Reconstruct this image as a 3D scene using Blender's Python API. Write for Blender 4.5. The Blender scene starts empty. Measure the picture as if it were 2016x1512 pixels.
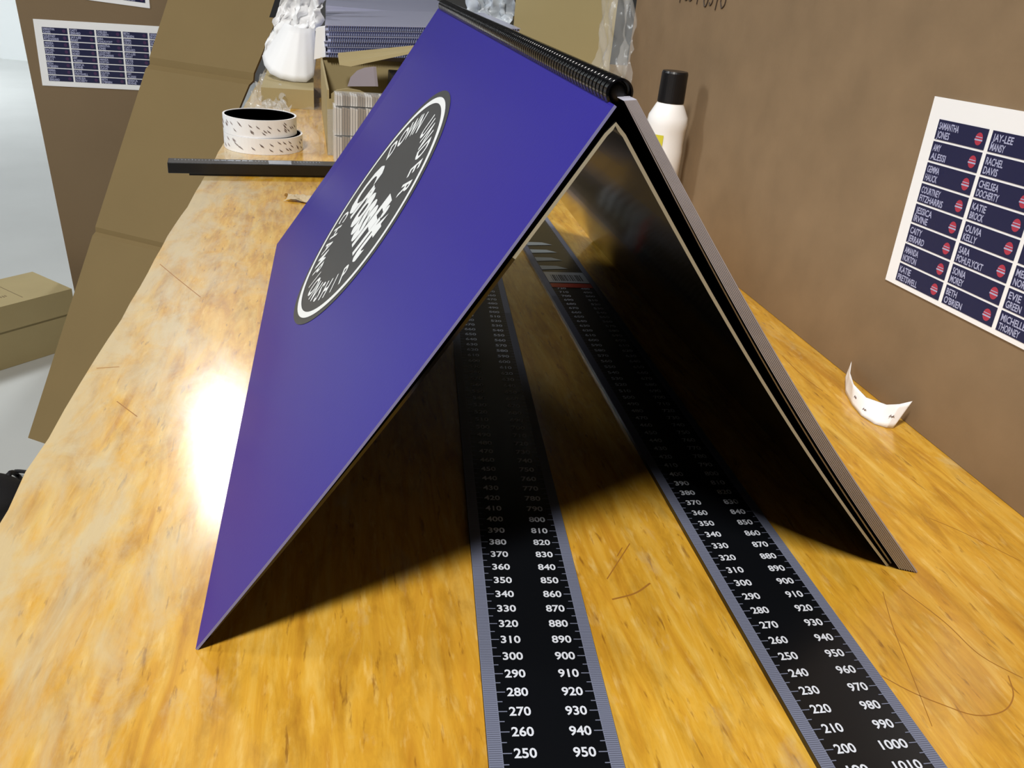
import bpy, bmesh, math, random
from mathutils import Vector, Matrix
random.seed(7)
C = bpy.context.scene.collection
S = 0.001                      # everything is measured in millimetres on the bench, bench top = z 0

# ---------------------------------------------------------------- camera
F, PITCH, ROLL, HC = 1650.0, 0.461404, 0.096377, 267.352
fwd = Vector((0, math.cos(PITCH), -math.sin(PITCH)))
_r = Vector((1, 0, 0)); _u = _r.cross(fwd)
right = math.cos(ROLL) * _r + math.sin(ROLL) * _u
up = -math.sin(ROLL) * _r + math.cos(ROLL) * _u
cd = bpy.data.cameras.new('camera'); cam = bpy.data.objects.new('camera', cd); C.objects.link(cam)
cd.sensor_fit = 'HORIZONTAL'; cd.sensor_width = 36.0; cd.lens = 36.0 * F / 2016.0
cd.clip_start = 0.01; cd.clip_end = 100
M = Matrix.Identity(4)
for i in range(3):
    M[i][0] = right[i]; M[i][1] = up[i]; M[i][2] = -fwd[i]
M[2][3] = HC * S
cam.matrix_world = M
bpy.context.scene.camera = cam

# ---------------------------------------------------------------- world, exposure, lamps
sc = bpy.context.scene
sc.view_settings.view_transform = 'Standard'; sc.view_settings.look = 'None'
sc.view_settings.gamma = 1.0; sc.view_settings.use_curve_mapping = False
sc.view_settings.exposure = 0.0
w = bpy.data.worlds.new('world'); sc.world = w; w.use_nodes = True
w.node_tree.nodes['Background'].inputs[0].default_value = (0.75, 0.85, 1.0, 1)
w.node_tree.nodes['Background'].inputs[1].default_value = 0.25

def area(name, loc, target, sx, sy, power, col=(1, .97, .93), spread=180):
    l = bpy.data.lights.new(name, 'AREA'); l.shape = 'RECTANGLE'; l.size = sx; l.size_y = sy
    l.energy = power; l.color = col; l.spread = math.radians(spread)
    o = bpy.data.objects.new(name, l); C.objects.link(o)
    o.location = [c * S for c in loc]
    d = Vector(target) - Vector(loc)
    o.rotation_euler = d.to_track_quat('-Z', 'Y').to_euler()
    return o
area('ceiling_lamp_key', (-548, -735, 2200), (30, 350, 0), 0.30, 0.42, 69, (1, .96, .90))
area('ceiling_lamp_window_end', (-1471, 3737, 2200), (-200, 500, 0), 0.24, 0.62, 24, (.94, .97, 1))
area('fill_lamp_left', (-3100, 500, 2250), (-1200, 1700, -700), 0.5, 1.2, 34, (.93, .97, 1), 120)  # added fill for the floor and leaning boards, no real lamp
area('fill_lamp_far', (-5700, 4300, 2300), (-4000, 5200, -400), 0.4, 1.2, 120, (.93, .97, 1), 100)  # added fill brightening the far floor and white wall, no real lamp

# ---------------------------------------------------------------- helpers
def V3(*a): return Vector(a)
CAM = Vector((0, 0, HC))
def ray(u, v): return fwd + (u - 1008) / F * right - (v - 756) / F * up
def at_z(u, v, z=0.0):
    d = ray(u, v); return CAM + d * ((z - HC) / d.z)
def at_y(u, v, y):
    d = ray(u, v); return CAM + d * (y / d.y)
def at_plane(u, v, P0, N):
    d = ray(u, v); return CAM + d * ((P0 - CAM).dot(N) / d.dot(N))

def lin(r, g, b):
    f = lambda c: (c / 255 / 12.92) if c / 255 <= .04045 else ((c / 255 + .055) / 1.055) ** 2.4
    return (f(r), f(g), f(b), 1)
def mat(name, col, rough=.6, spec=.5, metal=0, coat=0, coatr=.1, bump=0, bscale=200, vary=0, vscale=8, trans=0, alpha=1):
    m = bpy.data.materials.new(name); m.use_nodes = True; nt = m.node_tree; N = nt.nodes; L = nt.links
    b = N['Principled BSDF']
    b.inputs['Base Color'].default_value = col; b.inputs['Roughness'].default_value = rough
    b.inputs['Specular IOR Level'].default_value = spec; b.inputs['Metallic'].default_value = metal
    b.inputs['Coat Weight'].default_value = coat; b.inputs['Coat Roughness'].default_value = coatr
    b.inputs['Transmission Weight'].default_value = trans; b.inputs['Alpha'].default_value = alpha
    tc = N.new('ShaderNodeTexCoord')
    if vary:
        n = N.new('ShaderNodeTexNoise'); n.inputs['Scale'].default_value = vscale; n.inputs['Detail'].default_value = 5
        L.new(tc.outputs['Object'], n.inputs['Vector'])
        r = N.new('ShaderNodeMix'); r.data_type = 'RGBA'; r.blend_type = 'MIX'
        r.inputs[6].default_value = [c * (1 - vary) for c in col[:3]] + [1]
        r.inputs[7].default_value = [min(1, c * (1 + vary)) for c in col[:3]] + [1]
        L.new(n.outputs['Fac'], r.inputs[0]); L.new(r.outputs[2], b.inputs['Base Color'])
    if bump:
        n = N.new('ShaderNodeTexNoise'); n.inputs['Scale'].default_value = bscale; n.inputs['Detail'].default_value = 3
        L.new(tc.outputs['Object'], n.inputs['Vector'])
        bp = N.new('ShaderNodeBump'); bp.inputs['Strength'].default_value = bump; bp.inputs['Distance'].default_value = .001
        L.new(n.outputs['Fac'], bp.inputs['Height']); L.new(bp.outputs[0], b.inputs['Normal'])
    return m

class MB:
    """collects faces (mm) and links them as one mesh object"""
    def __init__(s): s.v = []; s.f = []; s.mi = []
    def add(s, vs, fs, mi=0):
        o = len(s.v); s.v += [Vector(v) for v in vs]
        for f in fs: s.f.append([i + o for i in f]); s.mi.append(mi)
    def box(s, x0, x1, y0, y1, z0, z1, T=None, mi=0):
        vs = [Vector((x, y, z)) for z in (z0, z1) for y in (y0, y1) for x in (x0, x1)]
        if T: vs = [T(v) for v in vs]
        s.add(vs, [(0, 2, 3, 1), (4, 5, 7, 6), (0, 1, 5, 4), (2, 6, 7, 3), (0, 4, 6, 2), (1, 3, 7, 5)], mi)
    def prism(s, pts, off, mi=0, mi_side=None):
        """closed slab: outline pts (3-D) extruded by vector off"""
        n = len(pts); a = [Vector(p) for p in pts]; b = [p + Vector(off) for p in a]
        s.add(a + b, [list(range(n))[::-1], list(range(n, 2 * n))], mi)
        s.add(a + b, [(i, (i + 1) % n, n + (i + 1) % n, n + i) for i in range(n)], mi if mi_side is None else mi_side)
    def grid(s, fn, nu, nv, mi=0, flip=False):
        vs = [fn(i / nu, j / nv) for j in range(nv + 1) for i in range(nu + 1)]
        fs = []
        for j in range(nv):
            for i in range(nu):
                q = (j * (nu + 1) + i, j * (nu + 1) + i + 1, (j + 1) * (nu + 1) + i + 1, (j + 1) * (nu + 1) + i)
                fs.append(q[::-1] if flip else q)
        s.add(vs, fs, mi)
    def sheet(s, fa, fb, nu, nv, ma=0, mb=0, me=0):
        """two skins fa/fb(u,v) joined round the rim"""
        s.grid(fa, nu, nv, ma); s.grid(fb, nu, nv, mb, True)
        rim = [(i / nu, 0) for i in range(nu)] + [(1, j / nv) for j in range(nv)] + [(1 - i / nu, 1) for i in range(nu)] + [(0, 1 - j / nv) for j in range(nv)]
        n = len(rim); a = [fa(*q) for q in rim]; b = [fb(*q) for q in rim]
        s.add(a + b, [(i, n + i, n + (i + 1) % n, (i + 1) % n) for i in range(n)], me)
    def tube(s, pts, r, n=8, mi=0, closed=False, caps=True):
        pts = [Vector(p) for p in pts]; m = len(pts); rings = []
        ref = None
        for i, p in enumerate(pts):
            t = (pts[(i + 1) % m] - pts[i - 1]) if closed else (pts[min(i + 1, m - 1)] - pts[max(i - 1, 0)])
            t.normalize()
            if ref is None: ref = Vector((0, 0, 1)) if abs(t.z) < .9 else Vector((1, 0, 0))
            a = t.cross(ref).normalized(); b = a.cross(t).normalized(); ref = b
            rr = r[i] if isinstance(r, (list, tuple)) else r
            rings.append([p + a * rr * math.cos(2 * math.pi * k / n) + b * rr * math.sin(2 * math.pi * k / n) for k in range(n)])
        vs = [v for q in rings for v in q]; fs = []
        for i in range(m if closed else m - 1):
            j = (i + 1) % m
            for k in range(n): fs.append((i * n + k, j * n + k, j * n + (k + 1) % n, i * n + (k + 1) % n))
        if caps and not closed: fs += [list(range(n)), [(m - 1) * n + k for k in range(n)][::-1]]
        s.add(vs, fs, mi)
    def lathe(s, prof, cx, cy, z0=0, n=40, mi=0, sy=1.0, rot=0):
        vs = []
        for r, z in prof:
            for k in range(n):
                a = 2 * math.pi * k / n; x, y = r * math.cos(a), r * math.sin(a) * sy
                vs.append((cx + x * math.cos(rot) - y * math.sin(rot), cy + x * math.sin(rot) + y * math.cos(rot), z0 + z))
        fs = []
        for i in range(len(prof) - 1):
            for k in range(n): fs.append((i * n + k, i * n + (k + 1) % n, (i + 1) * n + (k + 1) % n, (i + 1) * n + k))
        if prof[0][0] > 0: fs.append(list(range(n))[::-1])
        if prof[-1][0] > 0: fs.append([(len(prof) - 1) * n + k for k in range(n)])
        s.add(vs, fs, mi)
    def build(s, name, mats, parent=None, smooth=False, origin=None, bevel=0, weld=False):
        if not isinstance(mats, (list, tuple)): mats = [mats]
        if origin is None:
            lo = Vector((min(v.x for v in s.v), min(v.y for v in s.v), min(v.z for v in s.v)))
            hi = Vector((max(v.x for v in s.v), max(v.y for v in s.v), max(v.z for v in s.v)))
            origin = Vector(((lo.x + hi.x) / 2, (lo.y + hi.y) / 2, lo.z))
        origin = Vector(origin)
        me = bpy.data.meshes.new(name)
        me.from_pydata([(v - origin) * S for v in s.v], [], s.f)
        for m in mats: me.materials.append(m)
        for p, i in zip(me.polygons, s.mi): p.material_index = i; p.use_smooth = smooth
        if weld:
            bm = bmesh.new(); bm.from_mesh(me); bmesh.ops.remove_doubles(bm, verts=bm.verts, dist=1e-6)
            bmesh.ops.recalc_face_normals(bm, faces=bm.faces); bm.to_mesh(me); bm.free()
        me.update()
        o = bpy.data.objects.new(name, me); C.objects.link(o)
        o.location = origin * S
        if parent is not None:
            o.parent = parent; o.matrix_parent_inverse = Matrix.Translation(-WORLD[parent.name])
        WORLD[o.name] = origin * S
        if bevel:
            md = o.modifiers.new('bevel', 'BEVEL'); md.width = bevel * S; md.segments = 2; md.limit_method = 'ANGLE'
        if smooth and not weld:
            pass
        return o
WORLD = {}
def empty(name, loc):
    o = bpy.data.objects.new(name, None); C.objects.link(o); o.location = Vector(loc) * S
    o.empty_display_size = .02; WORLD[o.name] = Vector(loc) * S
    return o
def tag(o, label=None, cat=None, group=None, kind=None):
    if label: o['label'] = label
    if cat: o['category'] = cat
    if group: o['group'] = group
    if kind: o['kind'] = kind
    return o

# text as flat geometry
_tc = {}
def glyphs(txt, bold=0.0):
    k = (txt, bold)
    if k not in _tc:
        cu = bpy.data.curves.new('t', 'FONT'); cu.body = txt; cu.size = 1; cu.resolution_u = 3; cu.offset = bold
        cu.align_x = 'LEFT'
        o = bpy.data.objects.new('t', cu); C.objects.link(o)
        dg = bpy.context.evaluated_depsgraph_get()
        me = bpy.data.meshes.new_from_object(o.evaluated_get(dg))
        vs = [(v.co.x, v.co.y) for v in me.vertices]; fs = [list(p.vertices) for p in me.polygons]
        bpy.data.objects.remove(o); bpy.data.curves.remove(cu); bpy.data.meshes.remove(me)
        _tc[k] = (vs, fs)
    return _tc[k]
def text(mb, txt, fn, x, y, w, h, bold=0.0, slant=0.0, mi=0, align='L'):
    """fit txt into a box w x h (mm) at x,y (lower left); fn maps 2-D mm to 3-D"""
    vs, fs = glyphs(txt, bold)
    if not vs: return
    x0 = min(v[0] for v in vs); x1 = max(v[0] for v in vs)
    y0 = 0.0; y1 = 0.70
    sx = w / (x1 - x0)
    mb.add([fn(x + (a - x0) * sx + slant * (b - y0) * h / (y1 - y0), y + (b - y0) * h / (y1 - y0)) for a, b in vs], fs, mi)
def textw(txt, bold=0.0):
    vs, _ = glyphs(txt, bold); return max(v[0] for v in vs) - min(v[0] for v in vs)

# ---------------------------------------------------------------- materials
def wood_table():
    m = bpy.data.materials.new('varnished_plywood'); m.use_nodes = True; nt = m.node_tree; N = nt.nodes; L = nt.links
    b = N['Principled BSDF']; tc = N.new('ShaderNodeTexCoord')
    def mapped(sx, sy, sz=1):
        mp = N.new('ShaderNodeMapping'); mp.inputs['Scale'].default_value = (sx, sy, sz); L.new(tc.outputs['Object'], mp.inputs[0]); return mp.outputs[0]
    def noise(vec, scale, det=5, rough=.55, dist=0):
        n = N.new('ShaderNodeTexNoise'); n.inputs['Scale'].default_value = scale; n.inputs['Detail'].default_value = det
        n.inputs['Roughness'].default_value = rough; n.inputs['Distortion'].default_value = dist; L.new(vec, n.inputs['Vector']); return n.outputs['Fac']
    def ramp(fac, stops):
        r = N.new('ShaderNodeValToRGB'); L.new(fac, r.inputs[0]); e = r.color_ramp.elements
        while len(e) < len(stops): e.new(.5)
        for k, (p, c) in enumerate(stops): e[k].position = p; e[k].color = c if len(c) == 4 else (*c, 1)
        return r.outputs[0]
    def mix(a, bb, fac, mode='MIX'):
        r = N.new('ShaderNodeMix'); r.data_type = 'RGBA'; r.blend_type = mode
        if isinstance(fac, float): r.inputs[0].default_value = fac
        else: L.new(fac, r.inputs[0])
        for s_, i in ((a, 6), (bb, 7)):
            if isinstance(s_, tuple): r.inputs[i].default_value = s_
            else: L.new(s_, r.inputs[i])
        return r.outputs[2]
    W = (1, 1, 1, 1); K = (0, 0, 0, 1)
    grain = noise(mapped(60, 7), 1.6, 7, .62, 1.2)
    base = ramp(grain, [(.28, lin(192, 134, 36)), (.5, lin(222, 170, 54)), (.72, lin(234, 194, 96))])
    cloud = noise(mapped(4, 2.4), 1.5, 4)
    base = mix(base, lin(198, 138, 36), ramp(cloud, [(.42, K), (.68, (.35, .35, .35, 1))]))
    # fine pale flecks and dark scratches that follow the grain
    fl = ramp(noise(mapped(120, 24), 2.0, 5, .6, .25), [(.56, K), (.72, (.42, .42, .42, 1))])
    base = mix(base, lin(247, 216, 140), fl)
    dk = ramp(noise(mapped(150, 26), 1.7, 4, .6, .3), [(.61, K), (.70, (.6, .6, .6, 1))])
    base = mix(base, lin(128, 76, 20), dk)
    streak = ramp(noise(mapped(34, 2.2), 1.0, 3, .5, .4), [(.66, K), (.78, (.45, .45, .45, 1))])
    base = mix(base, lin(150, 86, 24), streak)
    base = mix(base, ramp(noise(mapped(46, 13), 1.6, 6, .65, .3), [(.35, lin(196, 186, 160)), (.5, lin(240, 238, 228)), (.65, W)]), .6, 'MULTIPLY')
    # rubbed-through varnish along the left edge of the bench
    sep = N.new('ShaderNodeSeparateXYZ'); L.new(tc.outputs['Object'], sep.inputs[0])
    mr = N.new('ShaderNodeMapRange'); mr.inputs['From Min'].default_value = 0.0; mr.inputs['From Max'].default_value = 0.13
    mr.inputs['To Min'].default_value = 1; mr.inputs['To Max'].default_value = 0; L.new(sep.outputs['X'], mr.inputs[0])
    wn = noise(mapped(22, 9), 1.5, 6, .65, .5)
    mu = N.new('ShaderNodeMath'); mu.operation = 'MULTIPLY_ADD'; L.new(mr.outputs[0], mu.inputs[0]); mu.inputs[1].default_value = .34; L.new(wn, mu.inputs[2])
    worn = ramp(mu.outputs[0], [(.60, K), (.86, (.8, .8, .8, 1))])
    base = mix(base, lin(206, 190, 150), worn)
    L.new(base, b.inputs['Base Color'])
    rr = N.new('ShaderNodeMapRange'); rr.inputs['To Min'].default_value = .36; rr.inputs['To Max'].default_value = .50
    L.new(noise(mapped(30, 12), 2, 5), rr.inputs[0]); L.new(rr.outputs[0], b.inputs['Roughness'])
    b.inputs['Specular IOR Level'].default_value = .5
    b.inputs['Coat Weight'].default_value = .75; b.inputs['Coat Roughness'].default_value = .15
    bp = N.new('ShaderNodeBump'); bp.inputs['Strength'].default_value = .22; bp.inputs['Distance'].default_value = .0006
    L.new(noise(mapped(60, 22), 2.2, 5, .6, .4), bp.inputs['Height']); L.new(bp.outputs[0], b.inputs['Normal'])
    return m
def cardboard(name, col, vary=.12, scale=9):
    return mat(name, col, rough=.75, spec=.25, vary=vary, vscale=scale, bump=.12, bscale=260)
def film(name, alpha=.28, col=(.9, .92, .92, 1)):
    m = mat(name, col, rough=.12, spec=.7, alpha=alpha, bump=.6, bscale=60)
    return m

m_table = wood_table()
m_tedge = mat('plywood_edge', lin(196, 160, 104), .7, vary=.25, vscale=40)
m_purple = mat('purple_print', lin(46, 38, 142), .36, .22, bump=.03, bscale=500)
m_cedge = mat('cover_edge', lin(138, 142, 200), .4)
m_black_gloss = mat('black_laminate', lin(22, 22, 22), .10, .6)
m_pedge = mat('page_edge', lin(176, 176, 190), .35, .6, vary=.15, vscale=120)
m_pedge2 = mat('liner_edge', lin(178, 176, 160), .35, .5)
m_coil = mat('black_wire', lin(8, 8, 11), .12, .3)
m_spine = mat('black_spine', lin(14, 14, 18), .5)
m_logo_dark = mat('logo_charcoal', lin(64, 66, 68), .45)
m_white = mat('white_print', lin(238, 242, 244), .45)
m_rul = mat('ruler_black', lin(12, 14, 18), .28, .5)
m_rgrey = mat('ruler_grey', lin(118, 124, 146), .42, .4)
m_rside = mat('ruler_side', lin(16, 17, 22), .3)
m_rtext = mat('ruler_ink', lin(214, 220, 232), .45)
m_bar = mat('black_aluminium', lin(16, 17, 20), .3, .6)
m_silver = mat('silver_label', lin(190, 200, 214), .2, .6, metal=.4)
m_hard = cardboard('hardboard_brown', lin(138, 116, 89), .20, 24)
m_board2 = cardboard('brown_board', lin(132, 112, 86), .08, 5)
m_card = cardboard('tan_cardboard', lin(132, 112, 74), .08, 6)
m_card2 = cardboard('pale_cardboard', lin(176, 160, 118), .10, 8)
m_carddark = cardboard('carton_inside', lin(96, 76, 48), .1)
m_paper = mat('white_paper', lin(251, 252, 254), .5)
m_navy = mat('navy_print', lin(12, 18, 66), .25, .5)
m_navytxt = mat('navy_sheet_text', lin(176, 180, 214), .5)
m_red = mat('red_emblem', lin(178, 50, 74), .4)
m_shine = mat('tape_liner', lin(250, 250, 252), .35)
m_tape = mat('tape_grey_mark', lin(120, 104, 100), .5)
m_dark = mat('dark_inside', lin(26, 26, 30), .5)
m_bottle = mat('white_plastic', lin(253, 253, 254), .25, .5)
m_cap = mat('black_plastic', lin(14, 14, 18), .35, .5)
m_film = film('clear_film', .16)
m_film2 = film('clear_wrap', .24)
m_acryl = mat('silver_sheet', lin(182, 184, 208), .25, .6)
m_lilac = mat('pale_blue_edge', lin(190, 198, 230), .4)
m_floor = mat('concrete', lin(200, 203, 201), .55, .4, vary=.10, vscale=3, bump=.2, bscale=40)
m_wall = mat('painted_wall', lin(226, 230, 230), .7)
m_dim = mat('dimmed_wall', lin(88, 86, 84), .8)  # walls and ceiling coloured dark to cut bounced light and reflections
m_ink = mat('marker_ink', lin(60, 46, 34), .6)
m_yellow = mat('yellow_label', lin(214, 206, 60), .4)
m_maroon = mat('maroon_label', lin(112, 34, 40), .4)
m_pack = mat('wrapped_cards', lin(226, 222, 218), .35)
m_pack2 = mat('wrapped_cards_tan', lin(150, 136, 122), .4)
m_scrap = mat('torn_paper', lin(190, 172, 140), .6, vary=.3, vscale=120)
m_fabric = mat('black_webbing', lin(18, 18, 22), .7, bump=.4, bscale=600)

# ---------------------------------------------------------------- room
def struct(name, mb, m):
    o = mb.build(name, m); o['kind'] = 'structure'; return o
X0, X1, Y0, Y1, Z0, Z1 = -6500, 1500, -2500, 7000, -750, 2450
q = MB(); q.box(X0, X1, Y0, Y1, Z0 - 60, Z0); struct('floor', q, m_floor)
q = MB(); q.box(X0, X1, Y1, Y1 + 80, Z0, Z1); struct('wall_back', q, m_dim)
q = MB(); q.box(X0 + 2, -3300, Y1 - 12, Y1 - 1, Z0, Z1); struct('wall_back_left', q, m_wall)
q = MB(); q.box(X0 - 80, X0, Y0, Y1, Z0, Z1); struct('wall_left', q, m_dim)
q = MB(); q.box(X1, X1 + 80, Y0, Y1, Z0, Z1); struct('wall_right', q, m_dim)
q = MB(); q.box(X0, X1, Y0 - 80, Y0, Z0, Z1); struct('wall_front', q, m_dim)
q = MB(); q.box(X0, X1, Y0, Y1, Z1, Z1 + 60); struct('ceiling', q, m_dim)

# ---------------------------------------------------------------- workbench
TD = Vector((-.2290, .9734, 0)); TP = Vector((.9734, .2290, 0))        # along / across the bench
T0 = Vector((-245.1, 329.4, 0))                                         # a point of its left edge
bench = empty('workbench', T0 + TP * 400 + Vector((0, 0, Z0)))
ns = 90; la, lb = -700, 2500
EP = [(-800, 4), (0, -.4), (50, -1.4), (144, 0), (297, 2.5), (455, 1.5), (586, 4.3), (926, 4.8), (2600, 5)]
edge = []
for i in range(ns + 1):
    s = la + (lb - la) * i / ns
    for (a_, oa), (b_, ob) in zip(EP, EP[1:]):
        if a_ <= s <= b_: off = oa + (ob - oa) * (s - a_) / (b_ - a_)
    edge.append((s, off + random.uniform(-.9, .9)))
outl = [TP * o + TD * s for s, o in edge] + [TP * 1150 + TD * lb, TP * 1150 + TD * la]
q = MB(); q.prism([p + T0 - Vector((0, 0, 26)) for p in outl], (0, 0, 26), 0, 1)
# local frame: x across from the worn edge, y along the bench
me = bpy.data.meshes.new('bench_top')
R3 = Matrix(((TP.x, TD.x, 0), (TP.y, TD.y, 0), (0, 0, 1)))
Ri = R3.transposed()
me.from_pydata([Ri @ ((v - T0) * S) for v in q.v], [], q.f)
me.materials.append(m_table); me.materials.append(m_tedge)
for p, i in zip(me.polygons, q.mi): p.material_index = i
bt = bpy.data.objects.new('bench_top', me); C.objects.link(bt)
bt.parent = bench
bt.matrix_parent_inverse = Matrix.Translation(-WORLD[bench.name])
bt.matrix_basis = Matrix.Translation(T0 * S) @ R3.to_4x4()
for (s, o) in ((-600, 60), (2400, 60), (-600, 1080), (2400, 1080)):
    q = MB(); c = T0 + TD * s + TP * o
    q.box(-35, 35, -35, 35, Z0, -26, T=lambda v, c=c: Vector((c.x, c.y, 0)) + TP * v.x + TD * v.y + Vector((0, 0, v.z)))
    q.build('leg', m_tedge, bench)
tag(bench, 'long workbench with a scratched orange varnished plywood top worn pale along its left edge', 'workbench')
# marks worn into the bench top: scratches and pencil arcs
q = MB()
def scratch(pts, wd):
    P = [at_z(u, v, .05) for u, v in pts]
    for a, b in zip(P, P[1:]):
        n = (b - a).cross(Vector((0, 0, 1))).normalized() * wd
        q.add([a - n, b - n, b + n, a + n], [(0, 1, 2, 3)])
def smooth_path(pts, n=6):
    out = []
    for i in range(len(pts) - 1):
        p0 = Vector(pts[max(i - 1, 0)]); p1 = Vector(pts[i]); p2 = Vector(pts[i + 1]); p3 = Vector(pts[min(i + 2, len(pts) - 1)])
        for k in range(n):
            t = k / n
            out.append(tuple(.5 * ((2 * p1) + (p2 - p0) * t + (2 * p0 - 5 * p1 + 4 * p2 - p3) * t * t + (3 * p1 - p0 - 3 * p2 + p3) * t ** 3)))
    return out + [tuple(pts[-1])]
for pts, wd in [(((1738, 1165), (1760, 1240), (1800, 1340), (1835, 1430)), .18), (((1775, 1160), (1860, 1225), (1930, 1290), (2014, 1335)), .28),
                (((1735, 1330), (1790, 1360), (1850, 1385), (1920, 1408), (1975, 1400), (1995, 1370), (1985, 1330)), .3),
                (((1195, 1140), (1240, 1070)), .3), (((1205, 1180), (1250, 1168), (1280, 1148)), .5), (((1215, 1095), (1225, 1078)), .3),
                (((315, 520), (345, 545), (395, 585)), .45), (((1830, 1020), (1900, 1050), (2010, 1105)), .25), (((1540, 700), (1580, 740), (1620, 770)), .3),
                (((190, 725), (235, 722)), .4), (((230, 790), (270, 820)), .35)]:
    q = MB(); scratch(smooth_path(pts), wd)
    q.build('scratch', bpy.data.materials.get('scratch_ink') or mat('scratch_ink', lin(160, 108, 40), .5), bench)

# ---------------------------------------------------------------- tented wire-bound binder
P1 = V3(-121.3, 259.5, 0.6); P2 = V3(-245.6, 796.1, 0.6)
R1 = V3(27.2, 293.9, 232.4); R2 = V3(-97.3, 830.4, 230.5)
Q1 = V3(208.5, 364.5, .6); Q2 = V3(75.5, 913.5, .6)                    # inner foot of the right leg
EX = (R2 - R1).normalized()
HX = V3(EX.y, -EX.x, 0).normalized()
WL = (P2 - P1).length; LL = (R1 - P1).length
nL = (P2 - P1).cross(R1 - P1).normalized()
if nL.x > 0: nL = -nL                                                   # outward normal of the purple side
rt = R1 - P1
def CV(a, b, off=0.0):
    """point of the cover: a along the ridge from the near end, b up the slope (mm)"""
    u = a / WL; v = b / LL
    p = P1.lerp(P2, u).lerp(R1.lerp(R2, u), v)
    return p + nL * (off - 3.2 * math.sin(math.pi * min(max(v, 0), 1)) * (0.9 if u < 1 else .6))
binder = empty('presentation_binder', (P1 + P2 + Q1 + Q2) / 4)
tag(binder, 'binder standing open like a tent, purple cover with a round black and white logo', 'binder')
q = MB(); top = (LL - 4.2) / LL
q.sheet(lambda u, v: CV(u * WL, v * top * LL, 0), lambda u, v: CV(u * WL, v * top * LL, -1.1), 20, 16, 0, 1, 2)
cover = q.build('front_cover', [m_purple, m_black_gloss, m_cedge], binder, weld=True)
for p in cover.data.polygons: p.use_smooth = False
tag(cover, 'purple printed front cover')
# logo: charcoal disc, white ring, lettering
LC = (270.0, 141.8)
def LM(off):
    return lambda x, y: CV(LC[0] - x, LC[1] + y, off)
def disc(r0, r1, off, m, name, n=96):
    q = MB(); f = LM(off); nr = 6
    q.grid(lambda u, v: f((r0 + (r1 - r0) * v) * math.cos(2 * math.pi * u), (r0 + (r1 - r0) * v) * math.sin(2 * math.pi * u)), n, nr)
    return q.build(name, m, cover)
disc(0.01, 90, .25, m_logo_dark, 'logo_disc')
disc(80.5, 85.0, .45, m_white, 'logo_ring')
q = MB(); f = LM(.45)
text(q, 'CrossFit', f, -66, -19, 128, 39, .04, .15)
def arc(txt, r, a0, a1, h, inward):
    n = len(txt)
    for i, ch in enumerate(txt):
        if ch == ' ': continue
        a = math.radians(a0 + (a1 - a0) * i / (n - 1))
        wch = textw(ch) / .70 * h * .80
        def g(x, y, a=a):
            rr = r + (y - h / 2) * (-1 if inward else 1)
            t = x
            ca, sa = math.cos(a), math.sin(a)
            tx, ty = (-sa, ca) if inward else (sa, -ca)
            return f(rr * ca + t * tx, rr * sa + t * ty)
        text(q, ch, g, -wch / 2, 0, wch, h, .022)
arc('DOWN UNDER', 66, 150, 30, 16, False)
arc('CHAMPIONSHIP', 65, 206, 332, 14.5, True)
tag(q.build('logo_lettering', m_white, cover), 'white lettering in the round logo')

# inner board folded over the ridge: left side just inside the cover, right side the dark glossy leg
A1 = R1 + V3(0, 0, -7.5) - HX * .8; A2 = R2 + V3(0, 0, -7.5) - HX * .8
def sect(t, u):
    """profile of the inner board, t 0..1 from left foot over the ridge to right foot"""
    L_ = (P1 + HX * 2.6).lerp(P2 + HX * 2.6, u); A_ = A1.lerp(A2, u); Q_ = Q1.lerp(Q2, u)
    if t < .5:
        s = t / .5; p = L_.lerp(A_, s) - nL * 3.0 * math.sin(math.pi * s) + EX * (5 * (1 - s) * (1 - u))
    else:
        s = (t - .5) / .5; p = A_.lerp(Q_, s)
        dn = (Q_ - A_).normalized().cross(EX); dn = dn if dn.z > 0 else -dn
        p = p - dn * 4.7 * math.sin(math.pi * s) ** .9
    r = abs(t - .5)
    if r < .012: p = p - V3(0, 0, (1 - r / .012) * 1.6)
    return p
def ts(i, n=40):
    x = i / n; return x
def normS(t, u):
    a = sect(max(t - .004, 0), u); b = sect(min(t + .004, 1), u); n = (b - a).cross(EX).normalized()
    return n if n.z > 0 else -n
TT = [i / 16 * .48 for i in range(16)] + [.48, .488, .494, .5, .506, .512, .52] + [.52 + (i + 1) / 16 * .48 for i in range(16)]
nT = len(TT) - 1
def tq(v): return TT[int(round(v * nT))]
q = MB()
q.sheet(lambda u, v: sect(tq(v), u), lambda u, v: sect(tq(v), u) - normS(tq(v), u) * 1.3, 12, nT, 1, 0, 2)
ib = q.build('inner_board', [m_black_gloss, m_black_gloss, m_pedge2], binder, smooth=False, weld=True)
for p in ib.data.polygons:      # the bare edge shows only from the ridge down the right side; the left edge is black
    if p.material_index == 2 and (ib.location + p.center).z < .175 and (p.center + ib.location).x < (A1.x - 30) * S: p.material_index = 1
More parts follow.
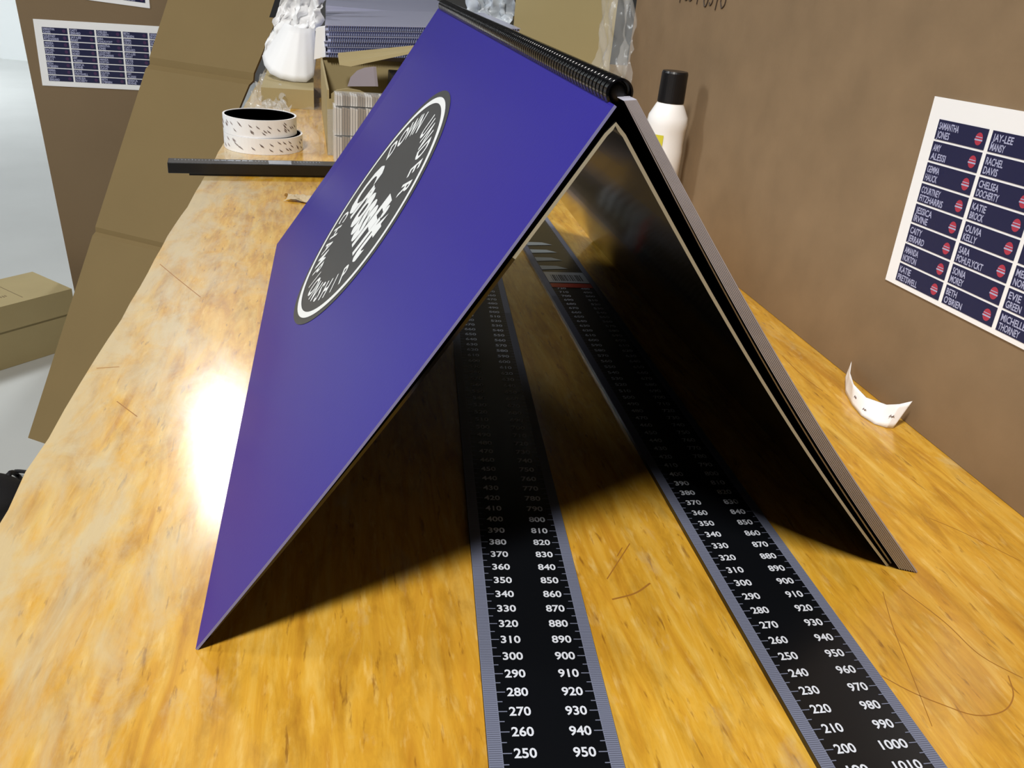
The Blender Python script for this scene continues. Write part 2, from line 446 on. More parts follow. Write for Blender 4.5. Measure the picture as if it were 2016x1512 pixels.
# pages hanging behind the right leg
TOPN = 9
for k in range(TOPN):
    gap = 1.6 if k == 0 else 2.9 + 1.12 * k
    b_near = Q1 + HX * gap + EX * (1 if k == 0 else -3 - .5 * k); b_far = Q2 + HX * gap
    t_near = R1 + HX * (1.0 + .5 * k) - V3(0, 0, 2.2 - .06 * k); t_far = R2 + HX * (1.0 + .5 * k) - V3(0, 0, 2.2)
    def pg(u, v, o, b_near=b_near, b_far=b_far, t_near=t_near, t_far=t_far, k=k):
        p = b_near.lerp(b_far, u).lerp(t_near.lerp(t_far, u), v)
        d = (t_near - b_near).normalized().cross(EX); d = d if d.z > 0 else -d
        return p + d * (o * (.92 - .45 * v) - 4.3 * math.sin(math.pi * v))
    q = MB(); q.sheet(lambda u, v: pg(u, v, 0), lambda u, v: pg(u, v, .86), 8, 14, 0, 1, 2)
    q.build('page', [m_black_gloss, m_paper, m_pedge], binder, weld=True)
# wire binding along the ridge
AX1 = R1 + HX * 1.2 + V3(0, 0, -.6); AX2 = R2 + HX * 1.2 + V3(0, 0, -.6)
LR = (AX2 - AX1).length
q = MB(); q.tube([AX1 + EX * 8, AX1 + EX * 8.6, AX1 + EX * 10, AX1 + EX * (LR - 4)], [2.2, 3.0, 3.5, 3.5], 20)
q.build('binding_spine', m_spine, binder, smooth=True)
q = MB(); pitch = 4.64; n = int((LR - 14) / pitch)
for i in range(n):
    c = AX1 + EX * (8 + i * pitch)
    def ringp(r_, w_): return lambda u, v: c + EX * (w_ * (u - .5)) + HX * r_ * math.cos(math.radians(-62 + 304 * v)) + V3(0, 0, r_ * math.sin(math.radians(-62 + 304 * v)))
    q.grid(ringp(4.9, 3.0), 1, 26)
    for u0 in (0, 1):     # rounded shoulders of the flat wire
        o_ = 1.5 if u0 else -1.5
        q.grid(lambda u, v, o_=o_: c + EX * (o_ * (1 + .35 * u)) + HX * (4.9 - .9 * u * u) * math.cos(math.radians(-62 + 304 * v)) + V3(0, 0, (4.9 - .9 * u * u) * math.sin(math.radians(-62 + 304 * v))), 3, 26)
q.build('binding_wire', m_coil, binder, smooth=True)

# ---------------------------------------------------------------- the two steel rulers
def ruler(x, y, a, ztop, label, extra=None):
    k = (HC - ztop) / HC; x *= k; y *= k; w2 = 23.06 * k / 2
    axis = V3(math.sin(a), math.cos(a), 0); across = V3(math.cos(a), -math.sin(a), 0)
    o0 = V3(x, y, 0)
    def P(s, t, z): return o0 + axis * ((s - 300) * k) + across * (t * k) + V3(0, 0, z)   # s mm mark, t across
    root = empty('ruler', P(600, 0, 0)); tag(root, label, 'ruler', 'long black rulers on the bench')
    HW = 26.0
    q = MB(); q.box(-6, 1206, -HW, HW, 0.05, ztop, T=lambda v: P(v.x, v.y, v.z))
    # left/right grey bands sit in the top face
    q.build('blade', [m_rul], root)
    zt = ztop + .16
    for side in (-1, 1):
        s0, s1 = (-HW, -HW + 5.9) if side < 0 else (HW - 5.6, HW)
        q = MB(); q.box(0, 1200, 0, 1, ztop - .05, ztop + .12, T=lambda v: P(v.x, s0 + .15 + (s1 - s0 - .3) * v.y, v.z))
        band = tag(q.build('edge_band', m_rgrey, root), 'grey edge band')
        def rect(q, a0, a1, t0, t1, z=zt): q.add([P(a0, t0, z), P(a1, t0, z), P(a1, t1, z), P(a0, t1, z)], [(0, 3, 2, 1)])
        q = MB()
        for mm in range(150, 1100, 5):
            l = 3.4 if mm % 10 == 0 else 1.9
            if side < 0: rect(q, mm - .22, mm + .22, -HW + 5.6, -HW + 5.9 + l)
            else: rect(q, mm - .22, mm + .22, HW - 5.6 - l, HW - 5.4)
        tag(q.build('tick_marks', m_rgrey, band), 'grey tick marks')
        q = MB()
        for mm in range(150, 700):
            if side < 0: rect(q, mm - .16, mm + .16, -HW + .4, -HW + 5.4, ztop + .17)
            else: rect(q, mm - .16, mm + .16, HW - 5.2, HW - .4, ztop + .17)
        q.build('fine_scale', bpy.data.materials.get('fine_scale') or mat('fine_scale', lin(84, 88, 106), .4), band)
    q = MB()
    for mm in range(150, 760, 10):
        for side, val in ((-1, mm), (1, 1200 - mm)):
            t_ = str(val); wd = 2.95 * len(t_)
            cx = side * 11.53 if side < 0 else 11.53
            x0 = cx - 4.4 if side < 0 else cx + 4.4 - wd
            def g(u_, v_, mm=mm): return P(mm + v_ - 2.05, u_, zt)
            text(q, t_, g, x0, 0, wd, 4.3, .022)
    tag(q.build('numbers', m_rtext, root), 'white millimetre numbers')
    return root, P
ra, PA = ruler(23.105, 275.04, -.139625, 1.8, 'black metal ruler left of the other one, running through the middle of the purple tent')
rb, PB = ruler(136.76, 341.07, -.210499, 2.8, 'black metal ruler right of the other one, with a barcode sticker far inside the tent')
# barcode sticker, red stripe and painted reflection stripes on the far half of the right ruler
kB = (HC - 2.8) / HC
def PBz(s, t, z=3.1): return PB(s, t, z)
q = MB(); q.box(735, 765, -20, 20, 3.0, 3.15, T=lambda v: PB(v.x, v.y, v.z)); lab = q.build('barcode_sticker', mat('sticker_grey', lin(190, 194, 200), .2), rb)
q = MB(); xx = -15
random.seed(3)
while xx < 15:
    wd = random.choice((.5, .9, 1.4)); q.box(740, 757, xx, xx + wd, 3.15, 3.22, T=lambda v: PB(v.x, v.y, v.z)); xx += wd + random.choice((.5, .9, 1.2))
q.build('barcode', m_dark, lab)
q = MB(); q.box(722, 733, -20, 20, 3.0, 3.15, T=lambda v: PB(v.x, v.y, v.z)); q.build('red_stripe', mat('red_stripe', lin(190, 50, 30), .3), rb)
q = MB()
for i in range(4):
    s0 = 772 + i * 26
    q.add([PB(s0, -20, 3.12), PB(s0 + 12, -20, 3.12), PB(s0 + 2 + 10, -2, 3.12), PB(s0 + 4, 8, 3.12)], [(0, 1, 2, 3)])
q.build('reflection_stripes', mat('reflection_pale', lin(186, 198, 206), .3), rb)

# ---------------------------------------------------------------- brown board standing on the right with the name sheet
BA = V3(211.9, 817.7, 0); BD = V3(.245845, -.969309, 0); BN = BD.cross(V3(0, 0, 1)).normalized()
if BN.x > 0: BN = -BN                                                    # faces the room
def BP(s, z, off=0.0): return BA + BD * s + V3(0, 0, z) + BN * off
q = MB(); q.prism([BP(-405, 0.3), BP(-391, 620), BP(900, 620), BP(900, .3)], -BN * 5)
bd = q.build('hardboard_sheet', m_hard); tag(bd, 'large brown board standing upright on the right side of the bench', 'board')
q = MB()
def stroke(pts, r=.9): q.tube([BP(s, z, .2) for s, z in smooth_path(pts, 4)], r, 5)
for pts in [((-253, 246), (-251, 262)), ((-241, 252), (-236, 249.5), (-231, 252), (-232, 260), (-240, 260), (-241, 252)),
            ((-229, 252), (-224, 249.5), (-219, 252), (-220, 261), (-228, 260), (-229, 252)), ((-204, 247), (-202, 264)),
            ((-186, 262), (-186, 250), (-180, 246), (-176, 252), (-176, 262)), ((-172, 250), (-168, 248), (-164, 252), (-166, 260)), ((-154, 244), (-151, 262)),
            ((-144, 252), (-139, 247), (-133, 251), (-134, 260), (-143, 259), (-144, 252))]: stroke(pts)
tag(q.build('marker_writing', m_ink, bd), 'dark handwritten marks near the top')
SR = math.radians(2.35)
def SH(o):  # sheet coordinates (mm) -> board
    def g(x, y): return BP(225.3 + x * math.cos(SR) - y * math.sin(SR), 84.8 + x * math.sin(SR) + y * math.cos(SR), o)
    return g
def slab(fn0, fn1, x0, x1, y0, y1):
    q = MB(); q.add([fn0(x0, y0), fn0(x1, y0), fn0(x1, y1), fn0(x0, y1), fn1(x0, y0), fn1(x1, y0), fn1(x1, y1), fn1(x0, y1)],
                    [(0, 3, 2, 1), (4, 5, 6, 7), (0, 1, 5, 4), (1, 2, 6, 5), (2, 3, 7, 6), (3, 0, 4, 7)]); return q
sheet = slab(SH(.3), SH(.9), 0, 214, 0, 128.6).build('sticker_sheet', m_paper)
tag(sheet, 'white sheet of navy name stickers fixed to the brown board on the right', 'sticker sheet')
NAMES = [['SAMANTHA|JONES', 'AMY|ALESSI', 'GEMMA|HAUCK', 'COURTNEY|FITZHARRIS', 'JESSICA|IRVINE', 'CAITY|JERRARD', 'AMANDA|NORTON', 'KATIE|PRETSWELL'],
         ['JAY-LEE|MANSY', 'RACHEL|DAVIS', 'CHELSEA|DOCHERTY', 'KATIE|BROCK', 'OLIVIA|KELLY', 'SARA|POHLFLYCKT', 'SONIA|MOREY', "BETH|O'BRIEN"],
         ['', '', '', '', '', 'MELISSA|NORRIS', 'EVIE|GREEN', 'MICHELLE|THORNEY']]
cw, ch, px_, py_ = 46.9, 12.7, 50.4, 14.15
for c_ in range(3):
    for r_ in range(8):
        x0 = 11 + c_ * px_; y1 = 115.2 - r_ * py_; y0 = y1 - ch
        st = slab(SH(.9), SH(1.15), x0, x0 + cw, y0, y1).build('name_sticker', m_navy, sheet)
        nm = NAMES[c_][r_]
        if nm:
            q = MB(); g = SH(1.22)
            for li, t_ in enumerate(nm.split('|')):
                text(q, t_, g, x0 + 1.6, y1 - 6.0 - li * 5.6, 2.35 * len(t_) + .5, 4.3, .02)
            q.build('name_lettering', m_navytxt, st)
        q = MB(); g = SH(1.22); ex_, ey_ = x0 + cw - 6.4, (y0 + y1) / 2 - .4
        q.add([g(ex_ + 3.3 * math.cos(a), ey_ + 3.9 * math.sin(a)) for a in [i * math.pi / 12 for i in range(24)]], [list(range(24))])
        g2 = SH(1.3)
        q.add([g2(ex_ - 3.5, ey_ - 1.1), g2(ex_ + 3.5, ey_ - 1.1), g2(ex_ + 3.5, ey_ - .2), g2(ex_ - 3.5, ey_ - .2)], [(0, 1, 2, 3)], 1)
        q.add([g2(ex_ - 2.9, ey_ + .8), g2(ex_ + 2.9, ey_ + .8), g2(ex_ + 2.9, ey_ + 1.3), g2(ex_ - 2.9, ey_ + 1.3)], [(0, 1, 2, 3)], 1)
        q.build('emblem', [m_red, m_navytxt], st)

# curled strip of tape liner leaning on the board
bot = [(1661, 752), (1664, 772), (1677, 797), (1695, 818), (1722, 835), (1745, 842), (1758, 843)]
topp = [(1676, 712), (1673, 735), (1680, 757), (1705, 783), (1745, 797), (1770, 796), (1796, 790)]
Bp = [at_z(u, v, .4) for u, v in bot]
Bp[0] = Bp[0] + V3(0, 0, 4) * 1
Tp = []
for i, ((u, v), b_) in enumerate(zip(topp, Bp)):
    d = ray(u, v); Tp.append(CAM + d * ((b_.y + (10 if i < 5 else 4)) / d.y))
def lerpL(L_, t):
    x = t * (len(L_) - 1); i = min(int(x), len(L_) - 2); return L_[i].lerp(L_[i + 1], x - i)
q = MB(); q.sheet(lambda u, v: lerpL(Bp, u).lerp(lerpL(Tp, u), v), lambda u, v: lerpL(Bp, u).lerp(lerpL(Tp, u), v) + V3(.5, .5, 0), 36, 5)
tcl = q.build('tape_liner_curl', m_shine, smooth=True, weld=True)
tag(tcl, 'curled white strip of printed tape backing standing on the bench against the brown board', 'paper strip')
q = MB()
for u, v in ((.38, .55), (.52, .4), (.83, .5)):
    c = lerpL(Bp, u).lerp(lerpL(Tp, u), v) + V3(-.4, -.6, 0); e1 = (lerpL(Bp, min(u + .03, 1)) - lerpL(Bp, u - .03)).normalized(); e2 = (lerpL(Tp, u) - lerpL(Bp, u)).normalized()
    for sg in (-1, 1): q.tube([c + e1 * (sg * .9 - 1) - e2 * .8, c + e1 * sg * .9 + e2 * .9], .28, 5)
    q.tube([c - e1 * 1.3, c + e1 * 1.6], .22, 5)
q.build('printed_marks', m_tape, tcl)

# ---------------------------------------------------------------- bottle
bx, by = at_z(1330, 140, 182).x, at_z(1330, 140, 182).y
bot_ = empty('bottle', (bx, by, 0)); tag(bot_, 'slim white plastic bottle with black cap standing beside the brown board', 'bottle')
q = MB(); q.lathe([(19.5, 0.3), (21.5, 2), (21.5, 100), (20.8, 108), (21.2, 122), (22.2, 128), (21.2, 136), (15, 148), (13, 151), (13, 155)], bx, by, 0, 48, 0)
q.build('bottle_body', m_bottle, bot_, smooth=True)
q = MB(); q.lathe([(14.2, 150), (14.4, 151), (14.0, 180), (13.2, 182), (0.01, 182)], bx, by, 0, 40); q.build('cap', m_cap, bot_, smooth=False)
q = MB()
def curved(z0, z1, a0, a1, r=21.75):
    q.grid(lambda u, v: V3(bx + r * math.cos(math.radians(a0 + (a1 - a0) * u)), by + r * math.sin(math.radians(a0 + (a1 - a0) * u)), z0 + (z1 - z0) * v), 14, 2)
curved(101, 118, 150, 258); q.build('yellow_label', m_yellow, bot_)
q = MB(); curved(58, 101, 150, 252); q.build('maroon_label', m_maroon, bot_)

# crumpled clear film behind the bottle
def film_sheet(name, corners, nu, nv, amp, m, seed, parent=None):
    random.seed(seed)
    import mathutils.noise as mn
    c = [Vector(x) for x in corners]
    n = (c[1] - c[0]).cross(c[3] - c[0]).normalized()
    def f(u, v):
        p = c[0].lerp(c[1], u).lerp(c[3].lerp(c[2], u), v)
        e = 1
        h_ = mn.noise(Vector((u * 5 + seed, v * 5, seed))) * amp + abs(mn.noise(Vector((u * 11, v * 11 + seed, 0)))) * amp * .7
        r_ = mn.noise(Vector((u * 8, seed, v * 8))) * amp * .5
        return p + n * h_ + V3(r_, 0, 0)
    q = MB(); q.grid(f, nu * 2, nv * 2); return q.build(name, m, parent, smooth=True)
b0 = BP(-405, 0)
bagf = film_sheet('clear_film_bag', [BP(-470, 6, 24), BP(-225, 6, 26), BP(-385, 290, 20), BP(-470, 290, 20)], 26, 22, 16, m_film, 3)
tag(bagf, 'crumpled clear plastic film leaning on the left end of the brown board behind the bottle', 'plastic film')

# ---------------------------------------------------------------- black bar lying across the bench
bl = at_z(335, 346, 0); br = at_z(660, 351, 0)
bdir = (br - bl).normalized(); bper = V3(-bdir.y, bdir.x, 0)
bar = empty('straight_edge', bl.lerp(br, .5)); tag(bar, 'thick black bar ruler lying across the bench and jutting over its left edge', 'ruler')
def BT(v): return bl + bdir * v.x + bper * v.y + V3(0, 0, v.z)
q = MB(); q.box(-2, 330, 0, 26, 3, 16, T=BT); q.build('bar_body', m_bar, bar, bevel=.8)
q = MB(); q.box(22, 330, 3, 22, 0.1, 3, T=BT); q.build('rubber_strip', m_dark, bar)
q = MB(); q.box(118, 146, 3, 23, 16, 16.15, T=BT); q.build('silver_label', m_silver, bar)
q = MB()
for i in range(45): q.box(6 + i * 4, 6.6 + i * 4, 15, 20 if i % 5 else 22, 16, 16.12, T=BT)
for a_, b_ in ((52, 58), (60, 66), (68, 76), (78, 84), (86, 92), (94, 98)): q.box(a_, b_, 17, 21, 16, 16.14, T=BT)
q.build('scale_print', m_silver, bar)

# two rolls of printed tape, one on the other
def roll(cx, cy, z, r, h, label, seed):
    root = empty('tape_roll', (cx, cy, z)); tag(root, label, 'tape roll', 'tape rolls behind the black bar')
    q = MB(); q.lathe([(r, 0), (r, h), (r - 2.6, h), (r - 2.6, 0), (r, 0)], cx, cy, z, 64); q.build('tape_winding', m_shine, root, smooth=False)
    q = MB(); q.lathe([(r - 2.7, h - .8), (r - 3.6, h - .8), (r - 3.6, .6), (r - 2.7, .6)], cx, cy, z, 64); q.build('core', m_dark, root, smooth=True)
    q = MB(); random.seed(seed)
    for k in range(30):
        a = random.uniform(-170, 0); zz = z + random.uniform(4, h - 6)
        for t in range(3):
            aa = math.radians(a + t * 1.6); a2 = math.radians(a + t * 1.6 + 2.2); R_ = r + .15
            q.tube([(cx + R_ * math.cos(aa), cy + R_ * math.sin(aa), zz + 3 - t), (cx + R_ * math.cos(a2), cy + R_ * math.sin(a2), zz - t * .6)], .35, 4)
    q.build('printed_marks', m_tape, root)
rc = at_z(521, 261, 20)
roll(rc.x - .5, rc.y - 4, 0.2, 55, 22, 'lower roll of white printed tape on the bench behind the black bar', 5)
roll(rc.x - 4, rc.y - 6, 22.4, 51, 24, 'upper roll of white printed tape, stacked on another roll, dark core showing', 6)

# ---------------------------------------------------------------- open carton with wrapped cards
c0 = at_z(645, 305); cu = V3(.962, .272, 0); cv_ = V3(-.262, .965, 0)
ct = empty('open_carton', c0 + cu * 150 + cv_ * 190); tag(ct, 'open tan cardboard carton holding wrapped cards, standing behind the tape rolls', 'carton')
def CT(v): return c0 + cu * v.x + cv_ * v.y + V3(0, 0, v.z)
WC, DC, HCn = 330, 400, 90
q = MB(); q.box(0, WC, 0, DC, .2, 3, T=CT); q.build('carton_base', m_card2, ct)
for a_ in ((0, 3, 0, DC), (WC - 3, WC, 0, DC), (3, WC - 3, 0, 3), (3, WC - 3, DC - 3, DC)):
    q = MB(); q.box(a_[0], a_[1], a_[2], a_[3], 3, HCn if a_[2] or a_[3] > 10 else HCn - 12, T=CT); q.build('carton_side', m_card2, ct)
q = MB()   # raised front tongue with a torn rounded top
pts = [V3(6 + x, 4, z) for x, z in ((0, 66), (0, 84), (8, 90), (24, 93), (40, 91), (52, 86), (60, 66))]
q.prism([CT(p) for p in pts], cv_ * 3); q.build('flap', m_card2, ct)
q = MB(); q.box(0, 130, -2.5, 0, 0, 64, T=CT); q.build('flap', m_film2, ct)
def pack(x, y, z, sx, sy, sz, nlines, label, lift=0):
    root = empty('card_pack', CT(V3(x + sx / 2, y + sy / 2, z))); tag(root, label, 'card pack', 'wrapped card packs in the carton')
    q = MB(); n_ = nlines
    for i in range(n_):
        x0 = x + sx * i / n_; q.box(x0 + .3, x0 + sx / n_ - .5, y, y + sy, z, z + sz - (i % 3) * .8, T=CT)
    q.mi = [((i // 6) * 7 // 3) % 2 for i in range(len(q.f))]
    q.build('cards', [m_pack, m_pack2], root)
    q = MB(); q.box(x - .8, x + sx + .8, y - .8, y + sy + .8, z + .1, z + sz + 1, T=CT); q.build('clear_wrap', m_film2, root)
pack(8, -52, 0.3, 92, 44, 36, 26, 'lower clear-wrapped pack of white cards in front of the open carton')
pack(8, -48, 37.8, 86, 38, 36, 24, 'middle clear-wrapped pack of white cards piled in front of the open carton')
pack(10, -40, 75.6, 74, 30, 14, 22, 'topmost small clear-wrapped pack of white cards in front of the open carton')
q = MB(); sp = [at_y(u, v, 1330) for u, v in ((684, 170), (690, 152), (703, 139), (718, 133), (735, 131), (739, 170))]
q.prism(sp, V3(4, 1.2, 0))
tag(q.build('paper_slip', mat('grey_paper', lin(170, 160, 168), .6)), 'curved grey paper slip sticking up inside the open carton', 'paper')
q = MB(); q.box(120, 322, 130, 380, 3.4, 78, T=CT)  # dark block added to stand in for the carton's shaded interior
tag(q.build('carton_shade', m_dark, bevel=2), 'dark packet added as shade inside the open carton behind the grey paper slip', 'filler')
# stack of finished binders lying on the carton's back
L0 = V3(-388, 1588, 0); Rr = L0 + V3(.973, .229, 0) * 350
su = (Rr - L0).normalized(); sv = V3(-su.y, su.x, 0); SW = (Rr - L0).length
zbase = HCn + 1.5
labs = ['lowest', 'second from bottom', 'third from bottom', 'third from top', 'second from top', 'topmost']
def flat_binder(k):
    z0 = zbase + k * 9.0; ox = (0, 3, -2, 4, 1, 0)[k]; oy = (0, 2, 1, -1, 2, 0)[k]
    def T(v): return L0 + su * (v.x + ox) + sv * (v.y + oy) + V3(0, 0, v.z + (v.x / SW) * 20)
    root = empty('flat_binder', T(V3(SW / 2, 150, z0))); tag(root, 'wire-bound binder lying flat on the carton, ' + labs[k] + ' of the stack', 'binder', 'binders stacked on the carton')
    q = MB(); q.box(0, SW, 8, 430, z0, z0 + 7.4, T=T); q.build('page_block', [m_lilac], root)
    q = MB(); q.box(-1, SW + 1, 4, 431, z0 + 7.4, z0 + 8.6, T=T); q.build('cover', [m_acryl], root)
    q = MB(); n = 86
    for i in range(n):
        cx = 6 + (SW - 12) * i / (n - 1)
        pts = [T(V3(cx, 7 + 5 * math.cos(a), z0 + 4.2 + 4.0 * math.sin(a))) for a in [math.radians(x) for x in (60, 100, 140, 180, 220, 260, 300)]]
        q.tube(pts, .7, 4)
    q.build('binding_wire', bpy.data.materials.get('wire_navy') or mat('wire_navy', lin(96, 104, 152), .3), root)
for k in range(6): flat_binder(k)
q = MB(); ZB = L0 + sv * 445
q.prism([V3(p.x, p.y, .3) for p in (ZB - su * 3, ZB + su * 325, ZB + su * 325 + sv * 750, ZB - su * 3 + sv * 750)], V3(0, 0, 152))
tag(q.build('sheet_pile', m_acryl), 'pile of smooth silver-grey sheets on the bench directly behind the stacked binders', 'sheets')
q = MB()
q.prism([at_y(665, 108, 1560), at_y(668, 128, 1535), at_y(690, 131, 1535), at_y(845, 98, 1580), at_y(845, 90, 1600)], V3(0, 3, 3))
tag(q.build('corrugated_scrap', m_card2), 'torn strip of corrugated cardboard poking out under the stacked binders', 'cardboard')
q = MB(); q.prism([at_y(618, 117, 1600), at_y(641, 112, 1600), at_y(640, 52, 1600), at_y(622, 55, 1600)], V3(-3, 30, 0))
tag(q.build('white_box', m_paper), 'narrow white box standing at the left end of the stacked binders', 'box')

# right rear carton and white bag between
yb = 1900
q = MB(); A_ = [at_y(1012, -160, yb), at_y(1218, -160, yb), at_y(1204, 140, yb), at_y(1012, 140, yb)]
zt = 420
pl = at_y(1012, 40, yb); pr = at_y(1209, 60, yb); pr.z = pl.z = 0.3
q.prism([pl, pr, V3(pr.x * 1.085, pr.y * 1.085, .3), V3(pl.x * 1.085, pl.y * 1.085, .3)], V3(0, 0, zt))
tag(q.build('tall_carton', cardboard('olive_cardboard', lin(182, 168, 124), .07, 6)), 'tall plain tan carton standing at the back behind the binder ridge', 'carton')
bagm = mat('white_bag', lin(208, 216, 228), .3, vary=.35, vscale=22, bump=.7, bscale=30)
bg = film_sheet('crumpled_white_bag', [at_y(925, 60, 2150), at_y(1014, 52, 2150), at_y(1016, -130, 2200), at_y(900, -130, 2200)], 20, 20, 40, bagm, 8)
tag(bg, 'crumpled white and blue plastic bag between the stacked binders and the tall carton', 'bag')

# ---------------------------------------------------------------- paper cone, small carton and film behind the rolls
q = MB(); bc = at_z(520, 218)
bs = V3(-.25, .968, 0); bt_ = V3(.968, .25, 0)
sb0 = at_z(512, 222)
q.box(0, 92, 60, 330, .2, 34, T=lambda v: sb0 + bt_ * v.x + bs * v.y + V3(0, 0, v.z))
tag(q.build('small_carton', m_card2), 'low tan carton on the bench under the curled white paper', 'carton')
yc = 1700
base = [(516, 110), (520, 128), (532, 145), (552, 155), (578, 161), (603, 162), (618, 150), (622, 120)]
apex = [(560, 45), (566, 47), (574, 50), (582, 54), (590, 55), (600, 56), (612, 56), (620, 56)]
Bc = []; Ac = []
for i, (u, v) in enumerate(base): Bc.append(at_y(u, v, yc - 45 * math.sin(math.pi * i / 7)))
for i, (u, v) in enumerate(apex): Ac.append(at_y(u, v, yc + 20 - 20 * math.sin(math.pi * i / 7)))
q = MB(); q.sheet(lambda u, v: lerpL(Bc, u).lerp(lerpL(Ac, u), v), lambda u, v: lerpL(Bc, u).lerp(lerpL(Ac, u), v) + V3(0, 1.2, 0), 28, 8)
tag(q.build('paper_cone', m_paper, smooth=True, weld=True), 'curled white paper sheet resting on the low carton beside the leaning cardboard', 'paper')
pw = film_sheet('crumpled_white_paper', [at_y(517, 112, 1760), at_y(634, 60, 1780), at_y(641, -60, 1800), at_y(575, -60, 1800)], 20, 14, 26, m_paper, 12)
tag(pw, 'crumpled bright white paper heap above the curled sheet at the top of the bench', 'paper')
q = MB(); q.prism([at_y(530, 34, 1850), at_y(590, 40, 1850), at_y(600, -60, 1850), at_y(560, -60, 1850)], V3(0, 60, 0))
tag(q.build('dark_case', m_dark), 'dark navy case behind the crumpled white paper', 'case')
fw = film_sheet('crumpled_film', [at_z(478, 222, 1), at_z(570, 236, 1), at_z(560, 195, 16), at_z(520, 150, 20)], 26, 22, 22, m_film2, 21)
tag(fw, 'crumpled clear film heap on the bench between the tape rolls and the leaning cardboard', 'plastic film')
fw2 = film_sheet('crumpled_film', [at_z(575, 300, 1), at_z(640, 303, 1), at_z(632, 200, 3), at_z(560, 225, 3)], 20, 20, 5, m_film, 33)
tag(fw2, 'flat wrinkled clear film on the bench right of the tape rolls', 'plastic film')
# torn scrap beside the cover
sc_c = at_z(594, 396); q = MB()
import mathutils.noise as mn
q.grid(lambda u, v: sc_c + V3((u - .5) * 38 + 4 * math.sin(v * 5), (v - .5) * 20, 1 + 7 * abs(math.sin(u * 5 + v * 3)) * (1 - abs(v - .5)) + 2 * mn.noise(Vector((u * 9, v * 9, 1)))), 16, 10)
tag(q.build('torn_scrap', m_scrap), 'small torn scrap of tape and paper on the bench beside the purple cover', 'scrap')

# ---------------------------------------------------------------- leaning cardboard and brown board on the left
F1 = at_z(55, 862, Z0); F2_ = at_z(90, 874, Z0); e_ = (F2_ - F1).normalized()
d = ray(330, 0); t_ = -((CAM - F1).dot(e_)) / d.dot(e_); Tt = CAM + d * t_
up_ = (Tt - F1).normalized(); nn = e_.cross(up_).normalized()
if nn.y > 0: nn = -nn
def onp(u, v): return at_plane(u, v, F1, nn)
r1 = onp(470, 215); r2 = onp(560, 0); wid = (r1 - F1).dot(e_); wid2 = (r2 - F1).dot(e_)
top_ = up_ * ((Tt - F1).length + 70)
hB = (r1 - F1).dot(up_)
wf = lambda h_: wid + (wid2 - wid) * (h_ - hB) / ((r2 - F1).dot(up_) - hB)
cr1 = (onp(300, 125) - F1).dot(up_); cr2 = (onp(185, 455) - F1).dot(up_)
q = MB()
hs = [0, cr2 - 10, cr2, cr2 + 10, cr1 - 14, cr1, cr1 + 14, top_.length]
dp = [0, 0, -5, 0, 0, -7, 0, 0]
def PK(u, v, o):
    i = int(round(v * (len(hs) - 1))); return F1 + e_ * (u * wf(hs[i])) + up_ * hs[i] + nn * (dp[i] + o)
print('plank widths', wf(0), wid, wid2)
q.sheet(lambda u, v: PK(u, v, 0), lambda u, v: PK(u, v, -5), 1, len(hs) - 1, 0, 0, 1)
pk = q.build('leaning_cardboard', [m_card, m_carddark], weld=True)
tag(pk, 'long creased tan cardboard strip leaning from the floor against the left edge of the bench', 'cardboard')

B0 = at_z(160, 640, Z0); ya = math.radians(10); e2 = V3(math.cos(ya), math.sin(ya), 0)
d = ray(30, 0); t_ = -((CAM - B0).dot(e2)) / d.dot(e2); T2 = CAM + d * t_
v2 = (T2 - B0).normalized(); n2 = e2.cross(v2).normalized()
if n2.y > 0: n2 = -n2
q = MB(); H2 = (T2 - B0).length + 300
q.prism([B0 + V3(0, 0, .5), B0 + e2 * 480 + V3(0, 0, .5), B0 + e2 * 480 + v2 * H2, B0 + v2 * H2], -n2 * 6)
b2 = q.build('brown_board', m_board2); tag(b2, 'tall brown board standing on the floor at the left behind the leaning cardboard', 'board')
def sheet2(TL, TR, BL, label, ncol, nrow, mx, my, cwp, chp, n0=0):
    a = at_plane(*TL, B0, n2); b = at_plane(*TR, B0, n2); c = at_plane(*BL, B0, n2)
    ux = (b - a).normalized(); uy = (a - c).normalized(); W_ = (b - a).length; H_ = (a - c).length
    def G_(o): return lambda x, y: c + ux * x + uy * y + n2 * o
    sh = slab(G_(.4), G_(1.2), 0, W_, 0, H_).build('sticker_sheet', m_paper); tag(sh, label, 'sticker sheet')
    random.seed(4 + n0)
    names = [n for col in NAMES[:2] for n in col]
    for ci in range(ncol):
        for ri in range(nrow):
            x0 = mx + ci * cwp; y1 = H_ - my - ri * chp; y0 = y1 - chp * .86
            if y0 < 0 or x0 + cwp > W_: continue
            st = slab(G_(1.2), G_(1.5), x0, x0 + cwp * .93, y0, y1).build('name_sticker', m_navy, sh)
            q = MB(); g = G_(1.65)
            for li, t_ in enumerate(names[(ci * 5 + ri * 3 + n0) % 16].split('|')):
                text(q, t_, g, x0 + 1.5, y1 - chp * .40 - li * chp * .40, min(cwp * .055 * len(t_), cwp * .8), chp * .32, .03)
            q.build('name_lettering', m_navytxt, st)
            q = MB(); ex_, ey_ = x0 + cwp * .80, (y0 + y1) / 2
            q.add([g(ex_ + chp * .25 * math.cos(k * math.pi / 8), ey_ + chp * .25 * math.sin(k * math.pi / 8)) for k in range(16)], [list(range(16))])
            q.build('emblem', mat('dim_red', lin(70, 40, 84), .4) if (ci + ri + n0) == 0 or 'dim_red' not in bpy.data.materials else bpy.data.materials['dim_red'], st)
    return sh
TL = at_plane(65, 37, B0, n2); pxmm = (at_plane(119, 40, B0, n2) - TL).length; rowmm = (at_plane(95, 157, B0, n2) - at_plane(80, 52, B0, n2)).length / 7.0
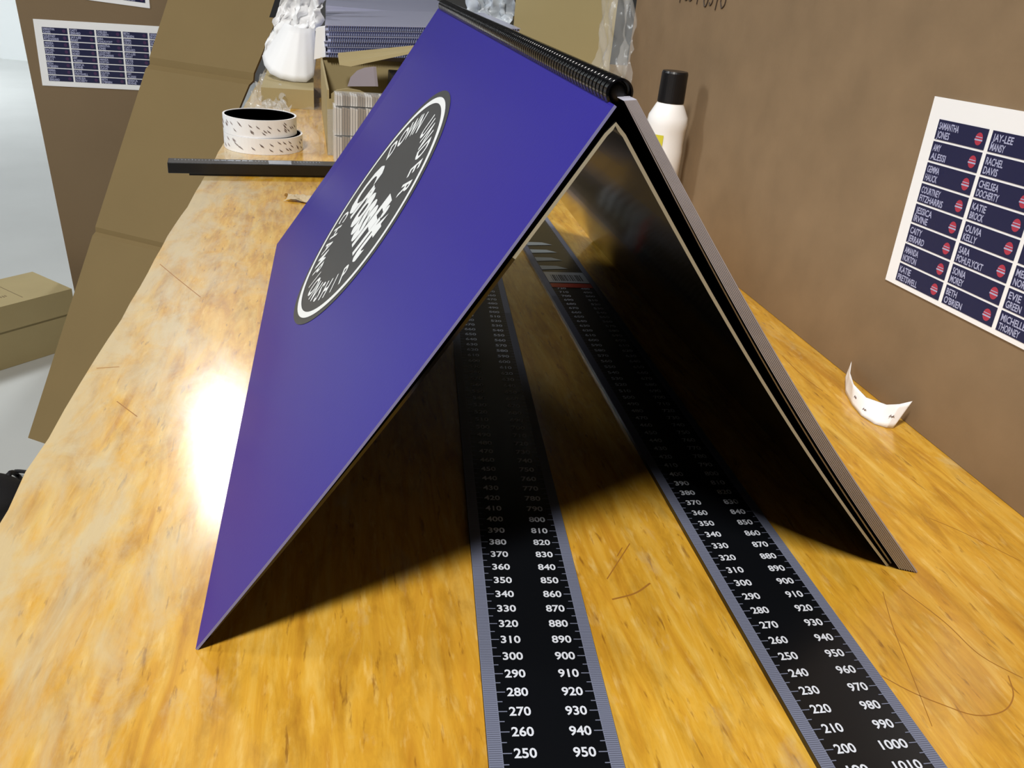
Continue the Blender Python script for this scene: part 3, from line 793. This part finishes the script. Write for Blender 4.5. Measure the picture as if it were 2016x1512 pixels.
sheet2((65, 37), (420, 58), (84, 168), 'white sheet of navy name stickers on the brown board at the left', 6, 8, pxmm * .28, rowmm * .95, pxmm, rowmm * .9, 0)
sheet2((150, -140), (283, -120), (168, -1), 'sheet of name stickers cut by the top edge, above the other on the left board', 2, 9, pxmm * .28, rowmm * .7, pxmm, rowmm * .9, 3)

# ---------------------------------------------------------------- long carton and black bag on the floor
f0 = at_z(0, 730, Z0); f1 = at_z(105, 697, Z0); fd = (f1 - f0).normalized(); fb = V3(-fd.y, fd.x, 0)
lc = empty('long_carton', f0); tag(lc, 'long low cardboard carton on the concrete floor left of the bench', 'carton')
def FT(v): return V3(f0.x, f0.y, 0) + fd * v.x + fb * v.y + V3(0, 0, v.z)
q = MB(); q.box(-600, 208, 0, 170, Z0 + .5, Z0 + 100, T=FT); q.build('carton_body', m_card2, lc)
q = MB(); q.box(-604, 212, -5, 175, Z0 + 100, Z0 + 165, T=FT); q.build('lid', m_card2, lc)
q = MB()
for x0, x1, y0, y1 in ((20, 66, 95, 101), (26, 60, 106, 110), (34, 42, 50, 60), (60, 63, 50, 62), (66, 69, 48, 60), (72, 75, 50, 60), (96, 98, 20, 165)):
    q.box(x0, x1, y0, y1, Z0 + 165, Z0 + 165.4, T=FT)
q.build('printed_text', mat('carton_ink', lin(128, 112, 78), .6), lc)
g0 = at_z(-34, 1015, Z0)
bk = empty('black_bag', g0); tag(bk, 'black bag with looped straps on the floor at the left edge of the bench', 'bag')
q = MB()
q.grid(lambda u, v: g0 + V3(80 * math.sin(math.pi * v) * math.cos(2 * math.pi * u) * (1 + .12 * math.sin(6 * u * math.pi)), -10 + 90 * math.sin(math.pi * v) * math.sin(2 * math.pi * u), 2 + 34 * (1 - math.cos(math.pi * v))), 32, 14)
q.build('bag_body', m_fabric, bk, smooth=True, weld=True)
for pts, wd in ((((8, 960), (12, 938), (30, 928), (58, 930)), 4), (((14, 945), (22, 930), (38, 940), (44, 962)), 5), (((2, 970), (20, 950), (34, 975)), 5)):
    q = MB(); q.tube([at_z(u, v, Z0 + 34 + 18 * math.sin(i * .5)) for i, (u, v) in enumerate(smooth_path(pts, 5))], wd, 6); q.build('strap', m_fabric, bk, smooth=True)
